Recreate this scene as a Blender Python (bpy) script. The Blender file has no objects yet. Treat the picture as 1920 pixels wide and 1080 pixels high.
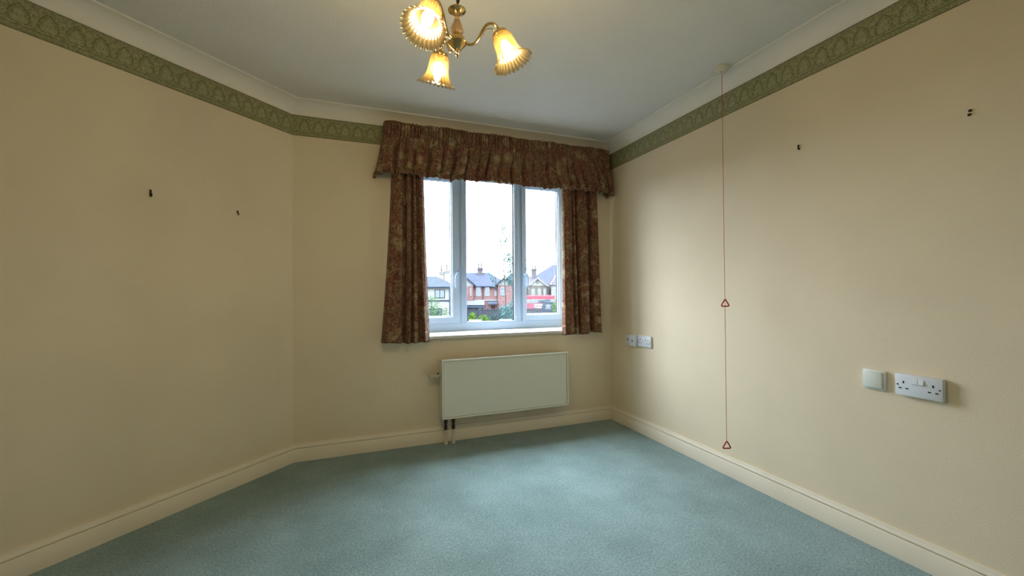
import bpy, bmesh, math, random
from mathutils import Vector, Matrix
S = bpy.context.scene
COL = S.collection
PI = math.pi
sin, cos = math.sin, math.cos

# ------------------------------------------------------------ camera, sky, exposure
YAW = 0.3675
CAMX, CAMY, CAMZ = -2.0953, -3.0782, 1.10
cd = bpy.data.cameras.new('camera'); cam = bpy.data.objects.new('camera', cd); COL.objects.link(cam)
cd.sensor_width = 36.0; cd.lens = 786.23 * 36.0 / 1920.0
cd.clip_start = 0.02; cd.clip_end = 600
_f = Vector((0.35930288, 0.93318275, 0.00844924)); _r = Vector((0.93321237, -0.35924588, -0.0075545))
_u = _r.cross(_f)
cam.matrix_world = Matrix(((_r.x, _u.x, -_f.x, CAMX), (_r.y, _u.y, -_f.y, CAMY), (_r.z, _u.z, -_f.z, CAMZ), (0, 0, 0, 1)))
S.camera = cam
w = bpy.data.worlds.new('overcast_sky'); S.world = w; w.use_nodes = True
bg = w.node_tree.nodes['Background']
SKY = 13.5       # horizon radiance; a standard overcast sky is three times as bright at the zenith
bg.inputs[0].default_value = (0.82, 0.905, 1.0, 1)
_n = w.node_tree.nodes; _tc = _n.new('ShaderNodeTexCoord'); _sx = _n.new('ShaderNodeSeparateXYZ')
_mx = _n.new('ShaderNodeMath'); _mx.operation = 'MAXIMUM'; _mx.inputs[1].default_value = 0.0
_ma = _n.new('ShaderNodeMath'); _ma.operation = 'MULTIPLY_ADD'; _ma.inputs[1].default_value = 2.0 * SKY; _ma.inputs[2].default_value = SKY
_l = w.node_tree.links
_l.new(_tc.outputs['Generated'], _sx.inputs[0]); _l.new(_sx.outputs[2], _mx.inputs[0]); _l.new(_mx.outputs[0], _ma.inputs[0]); _l.new(_ma.outputs[0], bg.inputs[1])
S.view_settings.view_transform = 'Standard'; S.view_settings.look = 'None'
S.view_settings.gamma = 1.0; S.view_settings.use_curve_mapping = False
S.view_settings.exposure = 0.5
BULB = 360.0
S.cycles.use_denoising = True
S.cycles.max_bounces = 14; S.cycles.diffuse_bounces = 8; S.cycles.transparent_max_bounces = 12
S.cycles.sample_clamp_indirect = 6.0
S.cycles.caustics_reflective = False; S.cycles.caustics_refractive = False
pl = bpy.data.lights.new('window_portal', 'AREA'); pl.shape = 'RECTANGLE'; pl.size = 1.56; pl.size_y = 1.40
pl.cycles.is_portal = True
po = bpy.data.objects.new('window_portal', pl); COL.objects.link(po)
po.location = (-0.99, 0.40, 1.42); po.rotation_euler = (-PI / 2, 0, 0)

# ------------------------------------------------------------ materials
def nmat(name):
    m = bpy.data.materials.new(name); m.use_nodes = True
    nt = m.node_tree; b = nt.nodes['Principled BSDF']
    return m, nt, b
def N(nt, t, **kw):
    n = nt.nodes.new(t)
    for k, v in kw.items(): setattr(n, k, v)
    return n
def mathn(nt, op, a, b=None, clamp=False):
    n = N(nt, 'ShaderNodeMath', operation=op, use_clamp=clamp)
    for i, x in enumerate((a, b)):
        if x is None: continue
        if isinstance(x, (int, float)): n.inputs[i].default_value = x
        else: nt.links.new(x, n.inputs[i])
    return n.outputs[0]
def ramp(nt, fac, stops, interp='LINEAR'):
    r = N(nt, 'ShaderNodeValToRGB'); r.color_ramp.interpolation = interp
    e = r.color_ramp.elements
    while len(e) < len(stops): e.new(0.5)
    for x, (p, c) in zip(e, stops):
        x.position = p; x.color = (*c, 1) if len(c) == 3 else c
    nt.links.new(fac, r.inputs[0]); return r.outputs[0]
def mixc(nt, fac, a, b):
    n = N(nt, 'ShaderNodeMix', data_type='RGBA')
    for i, x in ((0, fac), (6, a), (7, b)):
        if isinstance(x, (int, float)): n.inputs[i].default_value = x
        elif isinstance(x, tuple): n.inputs[i].default_value = (*x, 1)
        else: nt.links.new(x, n.inputs[i])
    return n.outputs[2]
def coords(nt, kind='Object', scale=(1, 1, 1)):
    t = N(nt, 'ShaderNodeTexCoord'); mp = N(nt, 'ShaderNodeMapping')
    mp.inputs['Scale'].default_value = scale
    nt.links.new(t.outputs[kind], mp.inputs[0]); return mp.outputs[0]
def noise(nt, vec, scale, detail=2.0, rough=0.5, out=0):
    n = N(nt, 'ShaderNodeTexNoise'); n.inputs['Scale'].default_value = scale
    n.inputs['Detail'].default_value = detail; n.inputs['Roughness'].default_value = rough
    nt.links.new(vec, n.inputs['Vector']); return n.outputs[out]
def bump(nt, b, h, strength, dist):
    n = N(nt, 'ShaderNodeBump'); n.inputs['Strength'].default_value = strength; n.inputs['Distance'].default_value = dist
    nt.links.new(h, n.inputs['Height']); nt.links.new(n.outputs[0], b.inputs['Normal'])
def mat(name, col, rough=0.6, metal=0.0, var=0.06, vs=6.0, bs=0.0, bd=0.001, bscale=200.0, spec=0.5):
    """plain surface: colour with a little noise variation and an optional fine bump"""
    m, nt, b = nmat(name)
    v = coords(nt)
    n = noise(nt, v, vs, 3)
    lo = tuple(max(0, c * (1 - var)) for c in col); hi = tuple(min(1, c * (1 + var)) for c in col)
    nt.links.new(ramp(nt, n, [(0.3, lo), (0.7, hi)]), b.inputs['Base Color'])
    b.inputs['Roughness'].default_value = rough; b.inputs['Metallic'].default_value = metal
    b.inputs['Specular IOR Level'].default_value = spec
    if bs: bump(nt, b, noise(nt, v, bscale, 2), bs, bd)
    return m

M = {}
M['wall'] = mat('magnolia_wall', (0.745, 0.645, 0.48), 0.85, var=0.025, vs=3, bs=0.35, bd=0.002, bscale=260, spec=0.2)
M['ceil'] = mat('white_ceiling', (0.745, 0.74, 0.72), 0.9, var=0.02, vs=4, bs=0.5, bd=0.004, bscale=90, spec=0.2)
M['cove'] = mat('white_coving', (0.82, 0.79, 0.74), 0.8, var=0.02, bs=0.1, bd=0.001, bscale=120, spec=0.3)
M['skirt'] = mat('cream_gloss_paint', (0.76, 0.69, 0.56), 0.42, var=0.02, bs=0.06, bd=0.001, bscale=60)
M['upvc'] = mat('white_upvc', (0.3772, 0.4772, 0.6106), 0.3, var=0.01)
M['sillp'] = mat('white_gloss_sill', (0.66, 0.66, 0.64), 0.4, var=0.015)
M['gasket'] = mat('black_gasket', (0.015, 0.017, 0.02), 0.7)
M['rad'] = mat('white_enamel', (0.73, 0.735, 0.64), 0.38, var=0.015)
M['radin'] = mat('dark_grille', (0.05, 0.05, 0.045), 0.6)
M['radshade'] = mat('painted_panel_shade', (0.22, 0.22, 0.19), 0.6)  # grey that stands in for shade along the radiator panel's edge
M['cream_pl'] = mat('cream_plastic', (0.4960, 0.4480, 0.3360), 0.45)
M['pipe'] = mat('painted_pipe', (0.6, 0.54, 0.43), 0.5)
M['valve'] = mat('dark_valve_metal', (0.045, 0.04, 0.035), 0.45, 0.6)
M['plastic'] = mat('white_socket_plastic', (0.70, 0.74, 0.80), 0.3, var=0.01)
M['plastic2'] = mat('offwhite_switch_plastic', (0.72, 0.75, 0.70), 0.35, var=0.01)
M['hole'] = mat('dark_slot', (0.01, 0.01, 0.011), 0.8)
M['red'] = mat('red_cord', (0.46, 0.03, 0.02), 0.5)
M['redpl'] = mat('red_plastic', (0.42, 0.012, 0.01), 0.4)
M['rose'] = mat('ivory_plastic', (0.66, 0.64, 0.55), 0.4)
M['hook'] = mat('black_hook_metal', (0.02, 0.012, 0.01), 0.5, 0.3)
M['brass'] = mat('polished_brass', (0.72, 0.50, 0.20), 0.16, 1.0, var=0.05)
M['cable'] = mat('black_cable', (0.015, 0.014, 0.014), 0.5)
M['board'] = mat('pelmet_board', (0.5, 0.42, 0.3), 0.7)
def lining():
    m, nt, b = nmat('cream_lining'); nt.nodes.remove(b)
    d_ = N(nt, 'ShaderNodeBsdfDiffuse'); d_.inputs[0].default_value = (.6, .56, .48, 1); t_ = N(nt, 'ShaderNodeBsdfTranslucent'); t_.inputs[0].default_value = (.6, .56, .48, 1)
    x_ = N(nt, 'ShaderNodeMixShader'); x_.inputs[0].default_value = .45
    nt.links.new(d_.outputs[0], x_.inputs[1]); nt.links.new(t_.outputs[0], x_.inputs[2]); nt.links.new(x_.outputs[0], nt.nodes['Material Output'].inputs[0]); return m
M['lining'] = lining()

def carpet():
    m, nt, b = nmat('teal_carpet')
    v = coords(nt)
    n1 = noise(nt, v, 210, 3, 0.75); n2 = noise(nt, v, 3.0, 3, 0.6); n3 = noise(nt, v, 95, 2, 0.6)
    s = mathn(nt, 'ADD', mathn(nt, 'MULTIPLY', n1, 0.62), mathn(nt, 'ADD', mathn(nt, 'MULTIPLY', n2, 0.20), mathn(nt, 'MULTIPLY', n3, 0.25)))
    c = ramp(nt, s, [(0.38, (0.055, 0.105, 0.102)), (0.52, (0.145, 0.228, 0.226)), (0.66, (0.29, 0.41, 0.415))])
    nt.links.new(c, b.inputs['Base Color'])
    b.inputs['Roughness'].default_value = 1.0; b.inputs['Specular IOR Level'].default_value = 0.1
    b.inputs['Sheen Weight'].default_value = 0.25; b.inputs['Sheen Roughness'].default_value = 0.6
    h = mathn(nt, 'ADD', n1, mathn(nt, 'MULTIPLY', n3, 0.8))
    bump(nt, b, h, 0.5, 0.002)
    return m
M['carpet'] = carpet()

def fabric():
    m, nt, b = nmat('floral_curtain_fabric')
    v = coords(nt, 'UV')
    wn = noise(nt, v, 11.0, 3, 0.6, out=1)
    vm = N(nt, 'ShaderNodeVectorMath', operation='MULTIPLY_ADD')
    nt.links.new(wn, vm.inputs[0]); vm.inputs[1].default_value = (0.10, 0.10, 0); nt.links.new(v, vm.inputs[2])
    d = vm.outputs[0]
    base = ramp(nt, noise(nt, v, 8, 4, 0.65), [(0.34, (0.125, 0.038, 0.024)), (0.50, (0.235, 0.080, 0.050)), (0.64, (0.19, 0.075, 0.046))])
    olive = mathn(nt, 'MULTIPLY', ramp(nt, noise(nt, d, 7.5, 4, 0.65), [(0.50, (0, 0, 0)), (0.60, (1, 1, 1))]), 0.72)
    c = mixc(nt, olive, base, (0.19, 0.135, 0.055))
    vo = N(nt, 'ShaderNodeTexVoronoi'); vo.inputs['Scale'].default_value = 11.0; nt.links.new(d, vo.inputs['Vector'])
    sep = N(nt, 'ShaderNodeSeparateColor'); nt.links.new(vo.outputs['Color'], sep.inputs[0])
    edge = ramp(nt, vo.outputs['Distance'], [(0.30, (1, 1, 1)), (0.46, (0, 0, 0))])
    fl = mathn(nt, 'MULTIPLY', edge, mathn(nt, 'GREATER_THAN', sep.outputs[0], 0.45))
    pn = N(nt, 'ShaderNodeTexNoise'); pn.inputs['Scale'].default_value = 34; pn.inputs['Detail'].default_value = 3; pn.inputs['Distortion'].default_value = 1.5
    nt.links.new(d, pn.inputs['Vector'])
    petal = ramp(nt, pn.outputs[0], [(0.38, (0.20, 0.10, 0.045)), (0.48, (0.38, 0.27, 0.13)), (0.60, (0.55, 0.44, 0.26))])
    c = mixc(nt, mathn(nt, 'MULTIPLY', fl, 0.85), c, petal)
    def lines(src, sc, dist, at, wd, col, amt, c):
        n = N(nt, 'ShaderNodeTexNoise'); n.inputs['Scale'].default_value = sc; n.inputs['Detail'].default_value = 2; n.inputs['Distortion'].default_value = dist
        nt.links.new(src, n.inputs['Vector'])
        a = mathn(nt, 'ABSOLUTE', mathn(nt, 'SUBTRACT', n.outputs[0], at))
        f = mathn(nt, 'MULTIPLY', ramp(nt, a, [(0.0, (1, 1, 1)), (wd, (0, 0, 0))]), amt)
        return mixc(nt, f, c, col)
    c = lines(v, 13, 1.8, .52, .035, (0.42, 0.34, 0.19), .8, c)
    c = lines(v, 31, 1.2, .46, .045, (0.085, 0.025, 0.015), .6, c)
    c = lines(d, 60, .8, .55, .05, (0.42, 0.33, 0.19), .4, c)
    nt.links.new(c, b.inputs['Base Color'])
    b.inputs['Roughness'].default_value = 0.75; b.inputs['Specular IOR Level'].default_value = 0.25
    b.inputs['Sheen Weight'].default_value = 0.1
    tr = N(nt, 'ShaderNodeBsdfTranslucent'); nt.links.new(c, tr.inputs[0])
    mx = N(nt, 'ShaderNodeMixShader'); mx.inputs[0].default_value = 0.22
    nt.links.new(b.outputs[0], mx.inputs[1]); nt.links.new(tr.outputs[0], mx.inputs[2])
    nt.links.new(mx.outputs[0], nt.nodes['Material Output'].inputs[0])
    return m
M['fabric'] = fabric()

def schlick(nt, f0=0.04):
    lw = N(nt, 'ShaderNodeLayerWeight'); lw.inputs[0].default_value = 0.5
    return mathn(nt, 'ADD', mathn(nt, 'MULTIPLY', mathn(nt, 'POWER', lw.outputs['Facing'], 5.0), 1 - f0), f0)
def thin_glass(name, tint=(0.97, 0.99, 1.0)):
    m, nt, b = nmat(name); nt.nodes.remove(b)
    t = N(nt, 'ShaderNodeBsdfTransparent'); t.inputs[0].default_value = (*tint, 1)
    g = N(nt, 'ShaderNodeBsdfGlossy'); g.inputs['Roughness'].default_value = 0.02
    mx = N(nt, 'ShaderNodeMixShader')
    nt.links.new(schlick(nt), mx.inputs[0]); nt.links.new(t.outputs[0], mx.inputs[1]); nt.links.new(g.outputs[0], mx.inputs[2])
    nt.links.new(mx.outputs[0], nt.nodes['Material Output'].inputs[0]); return m
M['glass'] = thin_glass('window_glass')
def shade_glass(name, col, tint, clear):
    """cast glass: mostly clear, with a little cream body colour that is denser along the ribs"""
    m, nt, b = nmat(name); nt.nodes.remove(b)
    at = N(nt, 'ShaderNodeAttribute'); at.attribute_name = 'rib'
    df = N(nt, 'ShaderNodeBsdfDiffuse'); tl = N(nt, 'ShaderNodeBsdfTranslucent')
    c = mixc(nt, at.outputs['Fac'], tuple(x * .35 for x in col), col)
    nt.links.new(c, df.inputs[0]); nt.links.new(c, tl.inputs[0])
    m0 = N(nt, 'ShaderNodeMixShader'); m0.inputs[0].default_value = .5
    nt.links.new(df.outputs[0], m0.inputs[1]); nt.links.new(tl.outputs[0], m0.inputs[2])
    tp = N(nt, 'ShaderNodeBsdfTransparent'); tp.inputs[0].default_value = (*tint, 1)
    m1 = N(nt, 'ShaderNodeMixShader'); m1.inputs[0].default_value = clear
    nt.links.new(m0.outputs[0], m1.inputs[1]); nt.links.new(tp.outputs[0], m1.inputs[2])
    g = N(nt, 'ShaderNodeBsdfGlossy'); g.inputs['Roughness'].default_value = .15
    m2 = N(nt, 'ShaderNodeMixShader'); nt.links.new(schlick(nt, .03), m2.inputs[0])
    nt.links.new(m1.outputs[0], m2.inputs[1]); nt.links.new(g.outputs[0], m2.inputs[2])
    nt.links.new(m2.outputs[0], nt.nodes['Material Output'].inputs[0]); return m
M['shade'] = shade_glass('ribbed_cream_glass', (0.105, 0.072, 0.026), (1.0, 0.93, 0.74), 0.62)
M['column'] = shade_glass('peach_glass', (0.85, 0.62, 0.40), (1.0, .85, .65), 0.45)
def emit(name, col, s):
    m, nt, b = nmat(name)
    b.inputs['Base Color'].default_value = (1, 0.95, 0.85, 1)
    b.inputs['Emission Color'].default_value = (*col, 1); b.inputs['Emission Strength'].default_value = s; return m
M['bulb'] = emit('lit_candle_bulb', (1.0, 0.85, 0.59), BULB)
M['bulbbase'] = mat('bulb_base', (0.8, 0.6, 0.15), 0.4)

# frieze colours
def frieze_ground():
    m, nt, b = nmat('frieze_olive'); v = coords(nt)
    n = N(nt, 'ShaderNodeTexNoise'); n.inputs['Scale'].default_value = 85; n.inputs['Detail'].default_value = 2.5; n.inputs['Distortion'].default_value = 2.2
    nt.links.new(v, n.inputs['Vector'])
    nt.links.new(ramp(nt, n.outputs[0], [(0.36, (0.19, 0.185, 0.085)), (0.47, (0.29, 0.285, 0.15)), (0.54, (0.25, 0.245, 0.125)), (0.62, (0.39, 0.39, 0.23))]), b.inputs['Base Color'])
    b.inputs['Roughness'].default_value = .8; bump(nt, b, n.outputs[0], .4, .0015); return m
M['fr_ground'] = frieze_ground()
M['fr_light'] = mat('frieze_pale_leaf', (0.37, 0.37, 0.205), 0.75, var=0.12, vs=150)
M['fr_dark'] = mat('frieze_dark_line', (0.155, 0.145, 0.06), 0.8, var=0.1, vs=150)
M['fr_edge'] = mat('frieze_edge_line', (0.09, 0.06, 0.025), 0.8)

# outdoors
M['brick'] = mat('red_brick', (0.0623, 0.0352, 0.0350), 0.9, var=0.2, vs=3, spec=0.0)
M['slate'] = mat('blue_slate', (0.0178, 0.0201, 0.0283), 0.7, var=0.15, vs=2, spec=0.0)
M['slate2'] = mat('grey_slate', (0.0178, 0.0208, 0.0248), 0.7, var=0.15, vs=2, spec=0.0)
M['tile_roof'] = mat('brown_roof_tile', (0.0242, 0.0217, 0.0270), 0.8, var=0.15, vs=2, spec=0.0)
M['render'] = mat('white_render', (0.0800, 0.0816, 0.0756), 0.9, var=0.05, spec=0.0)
M['stone'] = mat('buff_stone', (0.0350, 0.0320, 0.0299), 0.9, var=0.12, vs=1.5, spec=0.0)
M['xwhite'] = mat('white_paint', (0.0786, 0.0811, 0.0798), 0.6, spec=0.0)
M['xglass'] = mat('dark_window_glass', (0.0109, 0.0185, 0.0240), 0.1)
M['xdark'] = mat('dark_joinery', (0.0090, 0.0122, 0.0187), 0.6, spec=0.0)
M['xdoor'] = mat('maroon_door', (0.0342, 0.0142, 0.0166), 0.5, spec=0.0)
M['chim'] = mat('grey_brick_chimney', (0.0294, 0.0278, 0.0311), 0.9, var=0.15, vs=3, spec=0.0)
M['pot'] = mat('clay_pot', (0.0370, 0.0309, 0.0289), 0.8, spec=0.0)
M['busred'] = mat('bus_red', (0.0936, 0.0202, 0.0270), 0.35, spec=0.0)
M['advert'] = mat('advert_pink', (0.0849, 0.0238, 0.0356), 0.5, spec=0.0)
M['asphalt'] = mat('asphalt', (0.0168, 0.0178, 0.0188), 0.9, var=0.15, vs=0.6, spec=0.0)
M['gwall'] = mat('grey_garden_wall', (0.0152, 0.0169, 0.0203), 0.9, var=0.2, vs=2, spec=0.0)
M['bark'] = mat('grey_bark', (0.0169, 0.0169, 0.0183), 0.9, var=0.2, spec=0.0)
M['leaf_teal'] = mat('leaf_blue_green', (0.0264, 0.0573, 0.0564), 0.7, var=0.35, vs=1.5, spec=0.0)
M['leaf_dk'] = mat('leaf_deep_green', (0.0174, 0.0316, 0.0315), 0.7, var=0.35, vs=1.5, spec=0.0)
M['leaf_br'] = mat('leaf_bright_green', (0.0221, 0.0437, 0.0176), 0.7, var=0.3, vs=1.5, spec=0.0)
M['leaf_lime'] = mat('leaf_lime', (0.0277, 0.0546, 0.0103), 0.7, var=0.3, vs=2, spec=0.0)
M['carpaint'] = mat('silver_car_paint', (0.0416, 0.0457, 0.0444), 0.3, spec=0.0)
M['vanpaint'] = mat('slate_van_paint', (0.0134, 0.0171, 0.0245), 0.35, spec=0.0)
M['rubber'] = mat('black_tyre', (0.02, 0.02, 0.02), 0.8)

# ------------------------------------------------------------ object helpers
def bm_new(): return bmesh.new()
def obj(name, bm, m, parent=None, smooth=None, kind=None):
    me = bpy.data.meshes.new(name); bmesh.ops.recalc_face_normals(bm, faces=bm.faces[:]); bm.to_mesh(me); bm.free()
    o = bpy.data.objects.new(name, me); COL.objects.link(o)
    for x in (m if isinstance(m, (list, tuple)) else [m]): me.materials.append(x)
    if smooth is not None:
        for p in me.polygons: p.use_smooth = True
        me.set_sharp_from_angle(angle=math.radians(smooth))
    if parent: o.parent = parent
    if kind: o['kind'] = kind
    return o
def thing(name, label, cat, loc=(0, 0, 0), rotz=0.0, group=None):
    o = bpy.data.objects.new(name, None); COL.objects.link(o); o.empty_display_size = 0.05
    o.location = loc; o.rotation_euler = (0, 0, rotz); o['label'] = label; o['category'] = cat
    if group: o['group'] = group
    return o
def struct(name, bm, m, smooth=None, parent=None):
    o = obj(name, bm, m, parent, smooth)
    if parent is None: o['kind'] = 'structure'
    return o
def add_box(bm, x0, x1, y0, y1, z0, z1, bev=0.0, mi=0, seg=2):
    t = bmesh.new()
    vs = [t.verts.new((x, y, z)) for z in (z0, z1) for y in (y0, y1) for x in (x0, x1)]
    for f in ((0, 2, 3, 1), (4, 5, 7, 6), (0, 1, 5, 4), (2, 6, 7, 3), (0, 4, 6, 2), (1, 3, 7, 5)): t.faces.new([vs[i] for i in f])
    if bev: bmesh.ops.bevel(t, geom=t.edges[:], offset=bev, segments=seg, affect='EDGES', profile=0.5)
    merge(bm, t, mi); return bm
def merge(bm, t, mi=0, mx=None):
    if mx is not None: bmesh.ops.transform(t, matrix=mx, verts=t.verts[:])
    mp = {v: bm.verts.new(v.co) for v in t.verts}
    for f in t.faces:
        try:
            g = bm.faces.new([mp[v] for v in f.verts]); g.material_index = mi or f.material_index
        except ValueError: pass
    t.free()
def box(*a, **k): return add_box(bmesh.new(), *a, **k)
def add_tube(bm, pts, r, n=10, mi=0, cap=True, closed=False):
    pts = [Vector(p) for p in pts]; L = len(pts); rings = []
    ref = None
    for i, p in enumerate(pts):
        if closed: d = pts[(i + 1) % L] - pts[i - 1]
        else: d = pts[min(i + 1, L - 1)] - pts[max(i - 1, 0)]
        d.normalize()
        if ref is None:
            ref = Vector((0, 0, 1)) if abs(d.z) < 0.9 else Vector((1, 0, 0))
        a = (ref - d * ref.dot(d)).normalized(); ref = a; b = d.cross(a)
        rr = r[i] if isinstance(r, (list, tuple)) else r
        rings.append([bm.verts.new(p + (a * cos(2 * PI * k / n) + b * sin(2 * PI * k / n)) * rr) for k in range(n)])
    for i in range(L if closed else L - 1):
        A, B = rings[i], rings[(i + 1) % L]
        for k in range(n):
            f = bm.faces.new((A[k], A[(k + 1) % n], B[(k + 1) % n], B[k])); f.material_index = mi
    if cap and not closed:
        for R in (rings[0][::-1], rings[-1]):
            f = bm.faces.new(R); f.material_index = mi
    return bm
def tube(*a, **k): return add_tube(bmesh.new(), *a, **k)
def add_lathe(bm, prof, n=24, mx=None, mi=0):
    t = bmesh.new(); rings = []
    for r, z in prof:
        if r < 1e-6: rings.append([t.verts.new((0, 0, z))])
        else: rings.append([t.verts.new((r * cos(2 * PI * k / n), r * sin(2 * PI * k / n), z)) for k in range(n)])
    for A, B in zip(rings, rings[1:]):
        for k in range(n):
            a, b, c, d = A[k % len(A)], A[(k + 1) % len(A)], B[(k + 1) % len(B)], B[k % len(B)]
            q = []
            for x in (a, b, c, d):
                if x not in q: q.append(x)
            if len(q) > 2: t.faces.new(q)
    merge(bm, t, mi, mx); return bm
def lathe(*a, **k): return add_lathe(bmesh.new(), *a, **k)
def add_prism(bm, poly, y0, y1, mi=0, axis='y'):
    """closed polygon in (x,z), extruded along y"""
    def P(a, b, t): return (a, t, b) if axis == 'y' else ((t, a, b) if axis == 'x' else (a, b, t))
    A = [bm.verts.new(P(a, b, y0)) for a, b in poly]; B = [bm.verts.new(P(a, b, y1)) for a, b in poly]
    n = len(poly)
    fs = [bm.faces.new(A), bm.faces.new(B[::-1])] + [bm.faces.new((A[i], B[i], B[(i + 1) % n], A[(i + 1) % n])) for i in range(n)]
    for f in fs: f.material_index = mi
    return bm
def prism(*a, **k): return add_prism(bmesh.new(), *a, **k)
def faces(bm, vs, fs, mi=0):
    V = [bm.verts.new(v) for v in vs]
    for f in fs: bm.faces.new([V[i] for i in f]).material_index = mi
    return bm

# ------------------------------------------------------------ room shell
LB = 2.4476; ANG = 0.7788; CZ = 2.3565
ZB, ZT = 2.1403, 2.2766
SIDE_T = 1.83
P = [(0, 0), (-LB, 0), (-LB - SIDE_T * cos(ANG), -SIDE_T * sin(ANG)), (-LB - SIDE_T * cos(ANG), -4.3), (0, -4.3)]
SIDES = ['back', 'left', 'far_left', 'front', 'right']    # wall i runs P[i] -> P[i+1]
def off(d):
    """room outline moved inwards by d, with mitred corners"""
    out = []; n = len(P)
    for i in range(n):
        a, b, c = Vector(P[i - 1]), Vector(P[i]), Vector(P[(i + 1) % n])
        d1 = (b - a).normalized(); d2 = (c - b).normalized()
        n1 = Vector((-d1.y, d1.x)); n2 = Vector((-d2.y, d2.x))
        k = (n1 + n2); k = k / (1 + n1.dot(n2))
        out.append(b + k * d)
    return out
def strip(i, prof, bm=None, mi=0):
    """a moulding along wall i; prof is a list of (inset, height)"""
    bm = bm or bmesh.new(); n = len(P); rows = []
    for d, z in prof:
        q = off(d); a, b = q[i], q[(i + 1) % n]
        rows.append((bm.verts.new((a.x, a.y, z)), bm.verts.new((b.x, b.y, z))))
    for A, B in zip(rows, rows[1:]): bm.faces.new((A[0], A[1], B[1], B[0])).material_index = mi
    bm.faces.new([r[0] for r in rows]); bm.faces.new([r[1] for r in rows][::-1])
    return bm

# window opening
WX0, WX1, WZ0, WZ1 = -1.745, -0.235, 0.755, 2.085
b = bmesh.new()
T = 0.38
xs = [-LB, WX0, WX1, 0.15]; zs = [-0.02, WZ0, WZ1, CZ + 0.02]
for i in range(3):
    for j in range(3):
        if i == 1 and j == 1: continue
        add_box(b, xs[i] - (0.2 if i == 0 else 0), xs[i + 1], 0, T, zs[j], zs[j + 1])
# drop coincident inner faces
bmesh.ops.remove_doubles(b, verts=b.verts[:], dist=1e-5)
seen = {}
for f in b.faces[:]:
    k = tuple(sorted(v.index if v.index >= 0 else id(v) for v in f.verts))
b.verts.index_update(); kill = []
for f in b.faces[:]:
    k = tuple(sorted(v.index for v in f.verts))
    if k in seen: kill += [f, seen[k]]
    else: seen[k] = f
if kill: bmesh.ops.delete(b, geom=list(set(kill)), context='FACES')
struct('wall_back', b, M['wall'])
for i in range(1, 5):
    a = Vector(P[i]); c = Vector(P[(i + 1) % 5]); d = (c - a).normalized(); o = Vector((d.y, -d.x)) * 0.12
    e0 = 0.0 if i == 1 else 0.12; e1 = 0.0 if i == 4 else 0.12
    if i == 1: e1 = 0.05
    if i == 2: e0 = 0.05
    a2 = a - d * e0; c2 = c + d * e1
    bm = bmesh.new(); q = [a2, c2, c2 + o, a2 + o]
    V0 = [bm.verts.new((p.x, p.y, -0.02)) for p in q]; V1 = [bm.verts.new((p.x, p.y, CZ + 0.02)) for p in q]
    bm.faces.new(V0); bm.faces.new(V1[::-1])
    for k in range(4): bm.faces.new((V0[k], V0[(k + 1) % 4], V1[(k + 1) % 4], V1[k]))
    struct('wall_' + SIDES[i], bm, M['wall'])
def slab(z0, z1, grow):
    bm = bmesh.new(); q = off(-grow)
    A = [bm.verts.new((p.x, p.y, z0)) for p in q]; B = [bm.verts.new((p.x, p.y, z1)) for p in q]
    bm.faces.new(A[::-1]); bm.faces.new(B)
    for k in range(5): bm.faces.new((A[k], A[(k + 1) % 5], B[(k + 1) % 5], B[k]))
    return bm
struct('floor', slab(-0.15, 0.0, 0.1), M['carpet'])
struct('ceiling', slab(CZ, CZ + 0.15, 0.1), M['ceil'])
# skirting: flat board, groove, moulded top
SK = [(0, 0), (0.018, 0), (0.018, 0.082), (0.0165, 0.0845), (0.010, 0.0855), (0.010, 0.0885), (0.0165, 0.0905), (0.0165, 0.094),
      (0.013, 0.100), (0.0105, 0.105), (0.0100, 0.108), (0.0085, 0.1125), (0.0, 0.1125)]
for i in range(5): struct('baseboard_' + SIDES[i], strip(i, SK), M['skirt'], smooth=40)
# cove: quarter-hollow with a little step at the ceiling
CO = [(0, ZT - 0.002), (0.004, ZT - 0.002), (0.005, ZT + 0.004)]
for k in range(0, 9):
    a = k / 8 * PI / 2
    CO.append((0.006 + 0.080 * (1 - cos(a)), ZT + 0.004 + 0.068 * sin(a)))
CO += [(0.0915, ZT + 0.0725), (0.0915, CZ), (0, CZ)]
for i in range(5): struct('trim_%d' % (i + 1), strip(i, CO), M['cove'], smooth=35)

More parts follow.
